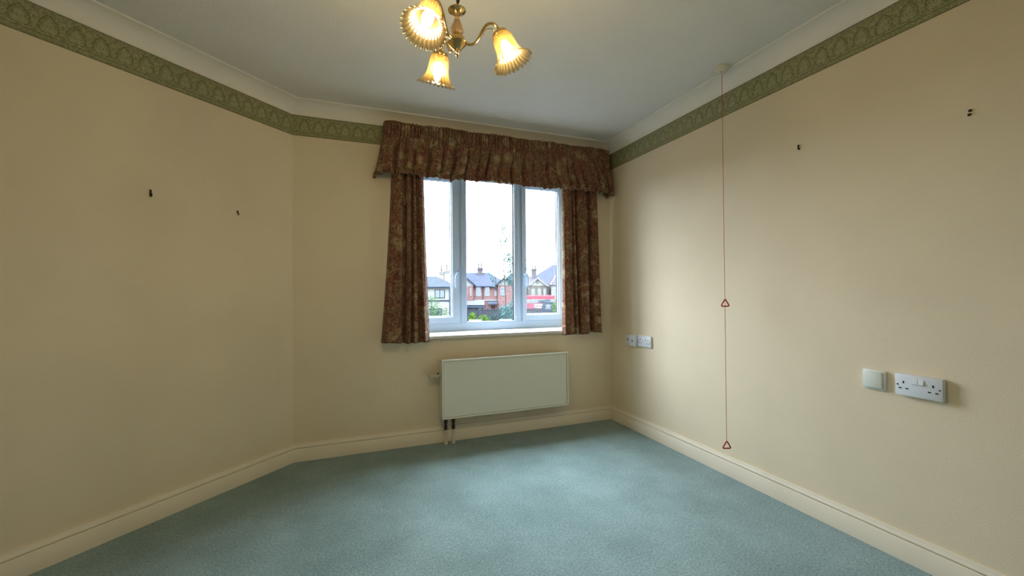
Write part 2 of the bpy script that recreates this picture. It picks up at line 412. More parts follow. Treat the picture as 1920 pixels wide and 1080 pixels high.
# frieze: paper strip with embossed ogee medallions
def leaf_poly(cx, cz, ang, ln, wd):
    """teardrop leaf outline, root at (cx,cz), pointing along ang"""
    out = []
    for s, q in ((0, 0.12), (0.25, 0.75), (0.5, 1.0), (0.78, 0.72), (1.0, 0.0), (0.78, -0.72), (0.5, -1.0), (0.25, -0.75), (0, -0.12)):
        x = s * ln; y = q * wd / 2
        out.append((cx + x * cos(ang) - y * sin(ang), cz + x * sin(ang) + y * cos(ang)))
    return out
PER = 0.0834
def motif():
    """polygons (u,z,material) of one repeat, u centred on 0, z from 0 (bottom) to .1363"""
    L = []
    def leaf(*a, mi=1): L.append((leaf_poly(*a), mi))
    R = math.radians
    for s in (1, -1):
        for k, (a, ln, wd) in enumerate(((2, .025, .0052), (24, .028, .0056), (46, .031, .006), (68, .035, .006))):
            leaf(0.002 * s, 0.040, R(a) if s > 0 else PI - R(a), ln, wd)
        for k, (a, ln) in enumerate(((20, .015), (48, .020), (75, .024))):
            leaf(0.002 * s, 0.068, R(a) if s > 0 else PI - R(a), ln, .0046)
        # base scroll
        leaf(0.004 * s, 0.033, R(-18) if s > 0 else PI - R(-18), .022, .006)
        # spandrel sprays at the repeat edge
        for a, ln in ((150, .016), (115, .018), (80, .014)):
            leaf(PER / 2 * s, 0.088, R(180 - a) if s < 0 else R(a), ln, .006)
        leaf(PER / 2 * s, 0.045, R(110) if s > 0 else R(70), .016, .005)
        leaf(PER / 2 * s, 0.062, R(118) if s > 0 else R(62), .014, .005)
        # ogee outline, dark
        pts = []
        for k in range(13):
            t = k / 12; z = 0.030 + 0.082 * t
            x = 0.034 * (sin(PI * min(1, (t * 0.94 + 0.10))) ** 0.75) * (1 - 0.25 * t)
            if t > 0.95: x = 0.0
            pts.append((x * s, z))
        for (x0, z0), (x1, z1) in zip(pts, pts[1:]):
            dx, dz = x1 - x0, z1 - z0; l = math.hypot(dx, dz); nx, nz = -dz / l * .0013, dx / l * .0013
            L.append(([(x0 - nx, z0 - nz), (x1 - nx, z1 - nz), (x1 + nx, z1 + nz), (x0 + nx, z0 + nz)], 2))
    leaf(0, .040, PI / 2, .036, .006); leaf(0, .072, PI / 2, .026, .0055)
    leaf(0, .112, PI / 2, .012, .005)
    for s in (1, -1):       # fronds outside the ogee
        for z, a, l_ in ((.058, 35, .014), (.074, 62, .014), (.096, 40, .016), (.104, 15, .014), (.118, -12, .013)):
            leaf(.029 * s if z < .09 else .017 * s, z, R(a) if s > 0 else PI - R(a), l_, .0045)
        leaf(.012 * s, .028, R(5) if s > 0 else PI - R(5), .026, .005)
    for k in range(5):   # lower border dashes
        u = -PER / 2 + (k + .5) * PER / 5
        leaf(u - .006, .0125, R(20), .013, .004)
    return L
MOT = motif()
for i in range(5):
    a = Vector(P[i]); c = Vector(P[(i + 1) % 5]); ln = (c - a).length; d = (c - a) / ln; nrm = Vector((-d.y, d.x))
    fr = struct('trim_%d' % (i + 6), strip(i, [(0, ZB), (0.0012, ZB), (0.0012, ZT), (0, ZT)]), M['fr_ground'])
    bm = bmesh.new()
    for z0, z1 in ((ZB, ZB + .0022), (ZB + .0225, ZB + .0245), (ZT - .0042, ZT - .0012)):
        mi = 1 if z0 == ZB + .0225 else 0
        q = [a + d * .003 + nrm * .0017, c - d * .003 + nrm * .0017]
        V = [bm.verts.new((q[0].x, q[0].y, z0)), bm.verts.new((q[1].x, q[1].y, z0)), bm.verts.new((q[1].x, q[1].y, z1)), bm.verts.new((q[0].x, q[0].y, z1))]
        bm.faces.new(V).material_index = mi
    obj('edge_line', bm, [M['fr_edge'], M['fr_dark']], fr, kind='stuff')
    if i in (2, 3): continue
    bm = bmesh.new(); n = int(ln / PER)
    u0 = 0.041 if i != 1 else 0.045
    for k in range(n):
        uc = u0 + k * PER
        if uc > ln - .03: break
        for qi, (poly, mi) in enumerate(MOT):
            h = (.0022 if mi == 1 else .0018) + qi * .000012
            V = []
            for (u, z) in poly:
                q = a + d * (uc + u) + nrm * h
                V.append(bm.verts.new((q.x, q.y, ZB + z)))
            bm.faces.new(V).material_index = mi - 1
    obj('embossed_leaf_pattern', bm, [M['fr_light'], M['fr_dark']], fr, kind='stuff')

def ring(x0, x1, z0, z1, y0, y1, wl, wr, wb, wt, bev=.005):
    """rectangular frame with mitred corners, one closed solid"""
    b = bmesh.new()
    o = [(x0, z0), (x1, z0), (x1, z1), (x0, z1)]; n = [(x0 + wl, z0 + wb), (x1 - wr, z0 + wb), (x1 - wr, z1 - wt), (x0 + wl, z1 - wt)]
    O = [[b.verts.new((x, y, z)) for x, z in o] for y in (y0, y1)]; I = [[b.verts.new((x, y, z)) for x, z in n] for y in (y0, y1)]
    for k in range(4):
        m = (k + 1) % 4
        b.faces.new((O[0][k], O[0][m], I[0][m], I[0][k])); b.faces.new((O[1][m], O[1][k], I[1][k], I[1][m]))
        b.faces.new((O[0][m], O[0][k], O[1][k], O[1][m])); b.faces.new((I[0][k], I[0][m], I[1][m], I[1][k]))
    if bev:
        es = [e for e in b.edges if abs((e.verts[0].co - e.verts[1].co).normalized().y) < .5 and (e.verts[0].co.x == e.verts[1].co.x or e.verts[0].co.z == e.verts[1].co.z)]
        bmesh.ops.bevel(b, geom=es, offset=bev, segments=2, affect='EDGES', profile=.5)
    return b

# ------------------------------------------------------------ window_1
wroot = bpy.data.objects.new('window_1', None); COL.objects.link(wroot); wroot['kind'] = 'structure'
FY0, FY1 = 0.285, 0.345      # frame faces
GLZ0, GLZ1 = 0.848, 2.038
def frame_bar(x0, x1, z0, z1, y0=FY0, y1=FY1, bev=0.006): return box(x0, x1, y0, y1, z0, z1, bev=bev)
obj('outer_frame', ring(WX0, WX1, .776, WZ1, FY0, FY1, .073, .071, .070, .045), M['upvc'], wroot)
for x0, x1 in ((-1.268, -1.205), (-0.768, -0.706)):
    b = bmesh.new(); add_box(b, x0, x1, FY0, FY1, .842, 2.045, bev=.006); add_box(b, x0 + .022, x1 - .022, FY0 - .006, FY0 + .01, .842, 2.045, bev=.003)
    obj('mullion', b, M['upvc'], wroot)
# side casements (proud of the frame), centre light fixed
for (x0, x1, wl, wr, hx, s) in ((-1.674, -1.266, .05, .058, -1.283, -1), (-0.708, -0.304, .036, .048, -0.690, 1)):
    sash = obj('sash', ring(x0, x1, .846, 2.042, FY0 - .016, FY1 - .012, wl, wr, .052, .034), M['upvc'], wroot)
    obj('bead', ring(x0 + wl - .002, x1 - wr + .002, .896, 2.010, FY0 - .004, FY0 + .024, .010, .010, .010, .010, bev=.004), M['upvc'], sash)
    obj('gasket', ring(x0 + wl + .006, x1 - wr - .006, .904, 2.002, FY0 + .022, FY0 + .030, .004, .006, .003, .003, bev=0), M['gasket'], sash)
    obj('pane', box(x0 + wl, x1 - wr, FY0 + .026, FY0 + .030, .898, 2.008), M['glass'], sash)
    # cranked handle
    h = bmesh.new()
    add_box(h, hx - .011, hx + .011, FY0 - .030, FY0 - .015, 1.215, 1.275, bev=.004)
    add_lathe(h, [(0.0, 0), (.010, 0), (.010, .018), (.008, .022), (0, .022)], 14, Matrix.Translation((hx, FY0 - .030, 1.246)) @ Matrix.Rotation(PI / 2, 4, 'X'))
    add_tube(h, [(hx, FY0 - .046, 1.250), (hx + .012 * s * (1 if s < 0 else 1), FY0 - .052, 1.240), (hx + .020 * s, FY0 - .053, 1.215), (hx + .020 * s, FY0 - .052, 1.175), (hx + .018 * s, FY0 - .050, 1.135)], [.008, .009, .0085, .008, .0065], 10)
    obj('handle', h, M['upvc'], wroot, smooth=40)
obj('fixed_bead', ring(-1.206, -0.767, .844, 2.042, FY0 + .004, FY0 + .026, .008, .008, .008, .012, bev=.003), M['upvc'], wroot)
obj('gasket', ring(-1.199, -.774, .851, 2.031, FY0 + .024, FY0 + .032, .003, .009, .003, .003, bev=0), M['gasket'], wroot)
obj('pane', box(-1.200, -0.773, FY0 + .028, FY0 + .032, .850, 2.032), M['glass'], wroot)
# outer sub-cill
obj('outer_cill', box(WX0, WX1, FY1 - .002, T + .03, .770, .800, bev=.004), M['upvc'], wroot)
# inner sill board
b = bmesh.new(); add_box(b, WX0 - .04, WX1 + .04, -.030, .0, .757, .7805, bev=.005, seg=3); add_box(b, WX0 + .002, WX1 - .002, -.01, FY0 + .01, .7555, .7803)
obj('sill_board', b, M['sillp'], wroot)

# ------------------------------------------------------------ curtains
def lerp(a, b, t): return a + (b - a) * t
def curve(pts, x):
    if x <= pts[0][0]: return pts[0][1]
    for (a, p), (c, q) in zip(pts, pts[1:]):
        if x <= c:
            t = (x - a) / (c - a); t = t * t * (3 - 2 * t); return p + (q - p) * t
    return pts[-1][1]
def cloth(nx, nz, fn, ulen=0.0):
    """grid fn(s,t)->(x,y,z), uv = unfolded length, real thickness"""
    bm = bmesh.new(); uv = bm.loops.layers.uv.new('UVMap')
    G = [[Vector(fn(i / nx, j / nz)) for i in range(nx + 1)] for j in range(nz + 1)]
    jm = nz * 2 // 3; arc = [0.0]
    for i in range(nx): arc.append(arc[-1] + (G[jm][i + 1] - G[jm][i]).length)
    if ulen: arc = [ulen * i / nx for i in range(nx + 1)]
    zo = fn(0, 0)[2]
    V = [[bm.verts.new(p) for p in row] for row in G]
    for j in range(nz):
        for i in range(nx):
            f = bm.faces.new((V[j][i], V[j][i + 1], V[j + 1][i + 1], V[j + 1][i]))
            for l, (a, c) in zip(f.loops, ((i, j), (i + 1, j), (i + 1, j + 1), (i, j + 1))):
                l[uv].uv = (arc[a], G[c][a].z)
    return bm
def solid(o, t, off_=0):
    m = o.modifiers.new('thickness', 'SOLIDIFY'); m.thickness = t; m.offset = off_; return o

def curtain(label, ztop, zbot, xt0, xt1, xb0, xb1, folds, group, hem):
    root = thing('curtain', label, 'curtain', ((xb0 + xb1) / 2, -.06, zbot), 0, group)
    ox, oy, oz = root.location
    def fn(s, t, push=0.0):
        z = lerp(ztop, zbot, t)
        k = t ** 1.3
        x = lerp(lerp(xt0, xt1, s), lerp(xb0, xb1, s), k)
        sh = s + 0.012 * sin(3 * t + 5 * s)
        y = -.066 + curve(folds, sh) * (0.78 + 0.62 * t) + .003 * sin(23 * s + 4 * t) + .002 * sin(61 * s - 3 * t)
        x += .006 * sin(14 * s + 2.5 * t) * t
        z += hem(s) * t ** 6
        return (x - ox, y - oy + push, z - oz)
    o = obj('drape', cloth(150, 60, fn, 0), M['fabric'], root, smooth=80); solid(o, .003)
    # turned hem at the bottom
    def fh(s, t):
        x, y, z = fn(s, 0.945 + 0.055 * t); return (x, y - .0035, z)
    h = obj('hem', cloth(150, 4, fh, 0), M['fabric'], root, smooth=80); solid(h, .002)
    def fl(s, t):
        q = .03 + s * .94; x, y, z = fn(q, t * .985); return (x, y + .008, z)
    l = obj('lining', cloth(150, 40, fl, 0), M['lining'], root, smooth=80); solid(l, .0015)
    return root
FL = [(0, .036), (.05, -.004), (.09, -.014), (.22, -.022), (.34, -.020), (.395, .022), (.43, .026), (.47, -.018), (.55, -.026), (.60, .010), (.635, .018),
      (.67, -.026), (.72, -.024), (.745, .006), (.79, -.004), (.85, -.030), (.89, -.022), (.95, -.004), (1.0, .012)]
FR = [(0, .012), (.04, -.020), (.14, -.028), (.24, -.018), (.275, .012), (.30, -.014), (.325, -.016), (.345, .026), (.375, .026), (.41, -.020), (.50, -.031),
      (.60, -.026), (.655, .000), (.68, .030), (.72, .026), (.77, -.016), (.88, -.022), (.95, .0), (1, .036)]
GC = 'floral curtains at the window'
curtain('short rust and gold floral curtain hanging at the left of the window', 2.16, 0.750, -1.815, -1.612, -1.900, -1.560, FL, GC, lambda s: .004 * sin(9 * s) - .008 * s)
curtain('short rust and gold floral curtain hanging at the right, beside the room corner', 2.16, 0.757, -.492, -.165, -.505, -.112, FR, GC, lambda s: -.012 * (1 - s) + .004 * sin(11 * s))

# gathered pelmet
random.seed(4)
proot = thing('pelmet', 'gathered rust floral pelmet with frilled hem above the window', 'pelmet', (-.98, 0, 1.92))
PX, PZ = -.98, 1.92
XL, XR, YF = -1.872, -0.076, -.120
def path(s, flare):
    """plan line of the pelmet: left return, rounded corner, front, rounded corner, right return"""
    xl = XL - flare * 1.0; xr = XR + min(flare * .75, .055); yf = YF - flare * .45; r = .030
    segs = [((xl - .015 * (flare > 0), -.004), (xl, yf + r)), None, ((xl + r, yf), (xr - r, yf)), None, ((xr, yf + r), (xr + .0, -.004))]
    l0 = abs(yf) - r; lf = (xr - xl) - 2 * r; lc = PI / 2 * r
    tot = 2 * l0 + lf + 2 * lc; q = s * tot
    if q < l0:
        t = q / l0; return lerp(xl - .012 * flare / .05, xl, t), lerp(-.004, yf + r, t), -1, 0
    q -= l0
    if q < lc:
        a = q / r; return xl + r - r * cos(a), yf + r - r * sin(a), -cos(a), -sin(a)
    q -= lc
    if q < lf: return xl + r + q, yf, 0, -1
    q -= lf
    if q < lc:
        a = q / r; return xr - r + r * sin(a), yf + r - r * cos(a), sin(a), -cos(a)
    q -= lc
    t = q / l0; return xr, lerp(yf + r, -.004, min(1, t)), 1, 0
HZ0, HZ1, HT = 2.272, 2.178, 1.938     # heading top, heading bottom, frill seam
FZ = 1.902
# irregular broad folds of the skirt
cent = []; q = 0.0
while q < 1.0:
    q += random.uniform(.024, .050); cent.append((q, random.uniform(.0035, .0065), random.uniform(.45, 1.25)))
def folds(s):
    v = 0
    for c, wd, am in cent: v -= am * math.exp(-((s - c) / wd) ** 2)
    return v
ph = [random.uniform(0, 6) for _ in range(8)]
def pleat(s): return sin(2 * PI * (104 * s + .25 * sin(2 * PI * 9 * s + ph[0]) + .15 * sin(2 * PI * 23 * s)))
def ridge(s): return abs(sin(PI * (100 * s + .3 * sin(2 * PI * 9 * s + ph[0]) + .2 * sin(2 * PI * 23 * s)))) ** .6
def sagz(s): return .0035 * sin(2 * PI * 5 * s + ph[1]) + .002 * sin(2 * PI * 17 * s + ph[2])
def heading(s, t):
    x, y, nx, ny = path(s, .004 * t)
    a = (.016 * ridge(s) - .010) * (1 - .12 * t)
    z = lerp(HZ0, HZ1, t) + sagz(s) * (1 - t) + .002 * pleat(s) * (1 - t)
    return (x + nx * a - PX, y + ny * a, z - PZ)
def skirt(s, t):
    fl = .004 + .046 * t ** 0.8
    x, y, nx, ny = path(s, fl)
    k = min(1, t / .45)
    p_ = pleat(s); a = (.016 * ridge(s) - .010) * (1 - k) ** 1.3 * .88 - .003 * k + (.042 * folds(s + .006 * sin(4 * t + 9 * s)) + .004 * sin(2 * PI * 31 * s + ph[3] + 2 * t) + .0025 * p_ * (1 - t)) * k
    z = lerp(HZ1, HT, t) + bottom(s) * t
    return (x + nx * a - PX, y + ny * a, z - PZ)
def bottom(s): return .006 * sin(2 * PI * 3 * s + ph[4]) + .004 * sin(2 * PI * 11 * s + ph[5])
def ruf(s): return sin(2 * PI * (120 * s + .4 * sin(2 * PI * 13 * s + ph[6])))
def frill(s, t):
    x, y, z = skirt(s, .985); x += PX; z += PZ
    _, _, nx, ny = path(s, .05)
    a = .004 + .007 * t + .0085 * ruf(s) * (.35 + .65 * t)
    z2 = z + .004 - (.040 + .0035 * sin(2 * PI * 47 * s + ph[7]) + .0025 * ruf(s)) * t
    return (x + nx * a - PX, y + ny * a, z2 - PZ)
solid(obj('heading', cloth(1900, 7, heading, 3.0), M['fabric'], proot, smooth=80), .002)
solid(obj('skirt', cloth(1900, 18, skirt, 3.0), M['fabric'], proot, smooth=80), .002)
solid(obj('frill', cloth(1900, 5, frill, 3.3), M['fabric'], proot, smooth=80), .0018)
obj('pelmet_board', box(XL + .008 - PX, XR - .008 - PX, YF + .012, -.001, 2.235 - PZ, 2.252 - PZ), M['board'], proot)
obj('curtain_rail', box(-1.85 - PX, -.12 - PX, -.072, -.052, 2.185 - PZ, 2.205 - PZ, bev=.003), M['upvc'], proot)

# ------------------------------------------------------------ radiator
rr = thing('radiator', 'white low surface radiator mounted on the wall below the window', 'radiator', (-.98, 0, .19))
RX, RZ = -.98, .19
x0, x1, z0, z1 = -1.491 - RX, -.474 - RX, 0.0, .424
b = bmesh.new(); add_box(b, x0 + .004, x1 - .004, -.103, -.097, z0 + .004, z1 - .004)
obj('front_panel', b, M['rad'], rr)
obj('front_frame', ring(x0, x1, z0, z1, -.110, -.094, .012, .012, .012, .014, bev=.002), M['rad'], rr)
obj('painted_gap_shade', ring(x0 + .012, x1 - .012, z0 + .012, z1 - .014, -.1045, -.100, .0018, .0018, .0018, .0018, bev=0), M['radshade'], rr)  # solid dark strip, paints the shade line between frame and panel
for s, n in ((x0, 'side_panel'), (x1 - .003, 'side_panel')):
    b = bmesh.new(); add_box(b, s, s + .003, -.100, -.028, z0 + .006, z1 - .004, bev=.001)
    obj(n, b, M['rad'], rr)
b = bmesh.new(); add_box(b, x0 + .004, x1 - .004, -.032, -.028, z0 + .01, z1 - .006); obj('back_panel', b, M['rad'], rr)
obj('grille_tray', box(x0 + .003, x1 - .003, -.094, -.032, z1 - .020, z1 - .017), M['radin'], rr)
gs = None
for k in range(84):
    x = x0 + .012 + k * (x1 - x0 - .024) / 83
    if gs is None: gs = obj('grille_slat', box(-.0025, .0025, -.094, -.032, -.006, 0), M['rad'], rr); c = gs
    else: c = gs.copy(); COL.objects.link(c)
    c.location = (x, 0, z1 - .003)
obj('bottom_convector', box(x0 + .02, x1 - .02, -.092, -.036, z0 + .004, z0 + .012), M['radin'], rr)
for x in (x0 + .18, x1 - .18): obj('wall_bracket', box(x - .015, x + .015, -.03, 0.0, z0 + .05, z1 - .05), M['rad'], rr)
# thermostatic valve on the left
v = thing; vx = x0
tv = obj('thermostat_valve', lathe([(0, 0), (.010, 0), (.010, .012), (.020, .014), (.022, .022), (.0215, .046), (.016, .050), (.016, .052)], 24, Matrix.Translation((vx, -.062, .310)) @ Matrix.Rotation(-PI / 2, 4, 'Y')), M['cream_pl'], rr, smooth=35)
b = bmesh.new()
for k in range(20):
    a = 2 * PI * k / 20
    add_box(b, vx - .084, vx - .052, -.062 + .0155 * cos(a) - .0022, -.062 + .0155 * cos(a) + .0022, .310 + .0155 * sin(a) - .0022, .310 + .0155 * sin(a) + .0022)
add_lathe(b, [(0, .050), (.0155, .050), (.0155, .084), (.013, .088), (0, .088)], 20, Matrix.Translation((vx, -.062, .310)) @ Matrix.Rotation(-PI / 2, 4, 'Y'))
obj('valve_knob', b, M['cream_pl'], tv)
obj('pointer', box(vx - .030, vx - .018, -.089, -.080, .322, .333, bev=.002), M['valve'], tv)
# lockshield valves and pipe tails
for x in (-1.456 - RX, -1.400 - RX):
    vb = bmesh.new()
    add_lathe(vb, [(0, .004), (.008, .004), (.008, -.012), (.013, -.014), (.013, -.040), (.010, -.044), (.010, -.056), (.0125, -.058), (.0125, -.084), (.008, -.088), (0, -.088)], 16, Matrix.Translation((x, -.062, 0)))
    add_lathe(vb, [(0, 0), (.007, 0), (.007, .020), (0, .020)], 12, Matrix.Translation((x, -.062, -.040)) @ Matrix.Rotation(PI / 2, 4, 'X'))
    obj('lockshield_valve', vb, M['valve'], rr, smooth=35)
    pb = bmesh.new()
    add_lathe(pb, [(0, -.086), (.0075, -.086), (.0085, -.12), (.0090, -.155), (.014, -.160), (.015, -.185), (.0155, -.19), (0, -.19)], 16, Matrix.Translation((x, -.062, 0)))
    obj('pipe_tail', pb, M['pipe'], rr, smooth=35)

# ------------------------------------------------------------ wall fittings; local x along the wall, -y out of it
RW = -PI / 2   # things on the right wall: local -y points to -x of the room
def socket_slots(b, cx, s=1, d=-.0098):
    add_box(b, cx - .002, cx + .002, d - .0004, d + .002, .006, .0145)
    for dx in (-.011, .011): add_box(b, cx + dx - .0042, cx + dx + .0042, d - .0004, d + .002, -.012, -.0085)
def double_socket(y, z, label, wdt=.148, depth=.016):
    t = thing('double_socket', label, 'socket', (0, y, z), RW, 'double sockets on the right wall')
    obj('face_plate', box(-wdt / 2, wdt / 2, -depth, 0, -.0425, .0425, bev=.003), M['plastic'], t, smooth=40)
    for cx in (-.046, .046):
        b = bmesh.new(); d = -depth
        add_box(b, cx - .0025, cx + .0025, d - .0006, d + .002, .006, .016)
        for dx in (-.011, .011): add_box(b, cx + dx - .0048, cx + dx + .0048, d - .0006, d + .002, -.0155, -.011)
        obj('pin_holes', b, M['hole'], t, kind='stuff')
        s = -1 if cx < 0 else 1
        sc = obj('screw', lathe([(0, 0), (.0032, 0), (.0028, .0014), (0, .0014)], 12, Matrix.Translation((s * (wdt / 2 - .0085), -depth, .0)) @ Matrix.Rotation(PI / 2, 4, 'X')), M['radin'], t)
        b = prism([(-depth - .0002, .030), (-depth - .0002, .008), (-depth - .0062, .010), (-depth - .0015, .028)], s * .0095 - .0085, s * .0095 + .0085, axis='x')
        obj('rocker_switch', b, M['plastic'], t)
        obj('rocker_recess', box(s * .0095 - .0095, s * .0095 + .0095, -depth - .0003, -depth + .001, .0065, .032), M['plastic2'], t)
    return t
double_socket(-2.113, .7135, 'double wall socket with two rocker switches, right of the square switch', depth=.024)
double_socket(-.462, .7125, 'smaller-looking double wall socket near the far corner, beside two outlet plates')
t = thing('wall_switch', 'square off-white wall switch plate left of the near double socket', 'switch', (0, -1.958, .7125), RW)
obj('back_box', box(-.0415, .0415, -.012, 0, -.0415, .0415, bev=.004), M['plastic2'], t, smooth=40)
obj('rocker_plate', box(-.037, .033, -.022, -.011, -.033, .034, bev=.003), M['plastic2'], t, smooth=40)
t = thing('aerial_outlet', 'flush white outlet plate nearest the far corner', 'outlet', (0, -.262, .7075), RW)
obj('face_plate', box(-.038, .034, -.008, 0, -.041, .041, bev=.002), M['plastic'], t, smooth=40)
obj('aerial_port', lathe([(0, 0), (.006, 0), (.006, .004), (.003, .004), (.003, .001), (0, .001)], 14, Matrix.Translation((-.012, -.008, 0)) @ Matrix.Rotation(PI / 2, 4, 'X')), M['radin'], t)
t = thing('telephone_outlet', 'raised white outlet box between flush plate and far double socket', 'outlet', (0, -.338, .7070), RW)
obj('box', box(-.038, .040, -.030, 0, -.0425, .0425, bev=.003), M['plastic'], t, smooth=40)
obj('jack_opening', box(-.010, .002, -.0306, -.028, -.010, .006), M['hole'], t)

# picture hooks
def hook(loc, rotz, label, kind, brass=True):
    t = thing('picture_hook', label, 'hook', loc, rotz, 'picture hooks left in the walls')
    if kind == 0:      # plain strap hook
        b = bmesh.new(); add_box(b, -.0045, .0045, -.003, 0, -.017, .017, bev=.001)
        add_tube(b, [(0, -.002, -.012), (0, -.008, -.016), (0, -.011, -.010), (0, -.011, -.003)], .0032, 8)
        add_lathe(b, [(0, 0), (.003, 0), (.0025, .003), (0, .003)], 10, Matrix.Translation((0, -.003, .010)) @ Matrix.Rotation(PI / 2, 4, 'X'))
        obj('strap', b, M['hook'], t)
    elif kind == 1:
        b = bmesh.new(); add_lathe(b, [(0, 0), (.004, 0), (.005, .005), (0, .006)], 12, Matrix.Translation((0, 0, .007)) @ Matrix.Rotation(PI / 2, 4, 'X'))
        add_tube(b, [(0, -.003, .006), (.001, -.006, -.002), (.002, -.010, -.010), (.003, -.012, -.006)], .003, 8)
        obj('nail', b, M['hook'], t)
        obj('brass_cup' if brass else 'nail_head', lathe([(0, 0), (.005, 0), (.004, .006), (0, .007)], 12, Matrix.Translation((.003, -.002, -.010)) @ Matrix.Rotation(PI / 2, 4, 'X')), M['brass' if brass else 'hook'], t)
    else:
        for z, q in ((.007, 1), (-.007, -1)):
            b = lathe([(0, 0), (.0045, 0), (.005, .004), (.003, .009), (0, .010)], 12, Matrix.Translation((.001 * q, 0, z)) @ Matrix.Rotation(PI / 2 + .2, 4, 'X'))
            obj('pin', b, M['hook'], t)
    return t
lrot = ANG     # canted wall: direction (cos,sin) is its local x
hook((-3.002, -.547, 1.592), lrot, 'larger dark strap hook on the left wall, nearer the camera', 0)
hook((-2.704, -.253, 1.567), lrot, 'small dark nail hook on the left wall, nearer the window', 1)
hook((0, -1.644, 1.811), RW, 'single dark hook on the right wall beyond the red cord', 1, False)
hook((0, -2.264, 1.735), RW, 'pair of dark pins high on the right wall near the camera', 2)

# ------------------------------------------------------------ emergency pull cord
t = thing('emergency_pull_cord', 'red emergency pull cord with two triangle handles hanging from ceiling beside right wall', 'pull cord', (-.135, -1.308, CZ))
obj('ceiling_rose', lathe([(0, 0), (.042, 0), (.043, -.006), (.040, -.016), (.030, -.026), (.018, -.031), (.006, -.034), (.004, -.038), (0, -.038)], 32), M['rose'], t, smooth=35)
obj('indicator_hole', lathe([(0, -.0335), (.0028, -.0335), (.0028, -.030), (0, -.030)], 10, Matrix.Translation((-.013, -.008, 0))), M['hole'], t)
obj('cord', tube([(0, 0, -.036), (.001, 0, -.5), (.002, 0, -1.0), (.004, .001, -1.32), (.004, .001, -1.7), (.005, .001, -2.105)], .0013, 8), M['red'], t)
def tri(cz, rot):
    b = bmesh.new(); pts = []
    V = [(0, .024), (-.0245, -.018), (.0245, -.018)]
    for i in range(3):
        a = Vector(V[i]); p = Vector(V[i - 1]); n = Vector(V[(i + 1) % 3])
        d1 = (p - a).normalized(); d2 = (n - a).normalized()
        for k in range(5):
            u = k / 4; q = a + d1 * .010 * (1 - u) ** 2 + d2 * .010 * u ** 2
            pts.append(q)
    R = Matrix.Rotation(rot, 3, 'Z')
    add_tube(b, [R @ Vector((q.x, 0, q.y)) + Vector((.0045, 0, cz)) for q in pts], .0037, 8, closed=True)
    return b
obj('triangle_handle', tri(-1.330, -.35), M['redpl'], t, smooth=60)
obj('triangle_handle', tri(-2.126, -.35), M['redpl'], t, smooth=60)

# ------------------------------------------------------------ chandelier
ch = thing('chandelier', 'brass three-arm chandelier with lit ribbed cream glass bell shades', 'ceiling light', (-1.760, -1.715, 1.884))
def zz(z): return z - 1.884
obj('ceiling_cup', lathe([(0, zz(CZ)), (.05, zz(CZ)), (.05, zz(2.335)), (.03, zz(2.315)), (.008, zz(2.305)), (0, zz(2.305))], 28), M['brass'], ch, smooth=35)
b = tube([(0, 0, zz(2.31)), (.003, .002, zz(2.22)), (-.003, .0, zz(2.14)), (.002, 0, zz(2.06))], .0032, 8)
add_tube(b, [(.004, 0, zz(2.31)), (-.006, 0, zz(2.2)), (.008, .002, zz(2.12)), (.010, .002, zz(2.085)), (.003, 0, zz(2.06))], .0026, 8)
obj('flex', b, M['cable'], ch, smooth=60)
link = None
for k in range(9):
    z = zz(2.300) - k * .0262
    pts = []
    for j in range(14):
        a = 2 * PI * j / 14
        pts.append((.0065 * cos(a), 0, .0165 * sin(a)))
    if link is None: link = obj('chain_link', tube(pts, .0016, 6, closed=True), M['valve'], ch, smooth=60); c = link
    else: c = link.copy(); COL.objects.link(c)
    c.location = (0, 0, z); c.rotation_euler = (0, 0, (k % 2) * PI / 2)
obj('top_dish', lathe([(0, zz(2.059)), (.006, zz(2.059)), (.007, zz(2.043)), (.026, zz(2.0425)), (.0300, zz(2.0405)), (.0295, zz(2.0385)), (.022, zz(2.035)), (.014, zz(2.027)), (.010, zz(2.018)), (0, zz(2.018))], 32), M['brass'], ch, smooth=40)
cb = bmesh.new(); rings = []; n = 48
for r, z in ((.006, 2.022), (.0085, 2.018), (.0085, 2.010), (.0115, 2.001), (.0165, 1.990), (.0200, 1.976), (.0195, 1.966), (.014, 1.959), (.006, 1.957)):
    rings.append([cb.verts.new(((r * (1 + .05 * cos(8 * 2 * PI * k / n))) * cos(2 * PI * k / n), (r * (1 + .05 * cos(8 * 2 * PI * k / n))) * sin(2 * PI * k / n), zz(z))) for k in range(n)])
for A, B in zip(rings, rings[1:]):
    for k in range(n): cb.faces.new((A[k], A[(k + 1) % n], B[(k + 1) % n], B[k]))
cb.faces.new(rings[0]); cb.faces.new(rings[-1])
obj('glass_column', cb, M['column'], ch, smooth=50)
obj('hub', lathe([(0, zz(1.962)), (.012, zz(1.962)), (.014, zz(1.957)), (.012, zz(1.954)), (.022, zz(1.951)), (.0255, zz(1.946)), (.0265, zz(1.940)), (.0265, zz(1.934)), (.0305, zz(1.9315)), (.0318, zz(1.9295)), (.0305, zz(1.9275)), (.024, zz(1.922)), (.015, zz(1.910)), (.008, zz(1.906)), (0, zz(1.906))], 36), M['brass'], ch, smooth=40)
obj('finial', lathe([(0, zz(1.908)), (.006, zz(1.907)), (.0065, zz(1.902)), (.004, zz(1.899)), (.0068, zz(1.895)), (.006, zz(1.890)), (.003, zz(1.887)), (.0035, zz(1.884)), (.0, zz(1.879))], 20), M['brass'], ch, smooth=40)
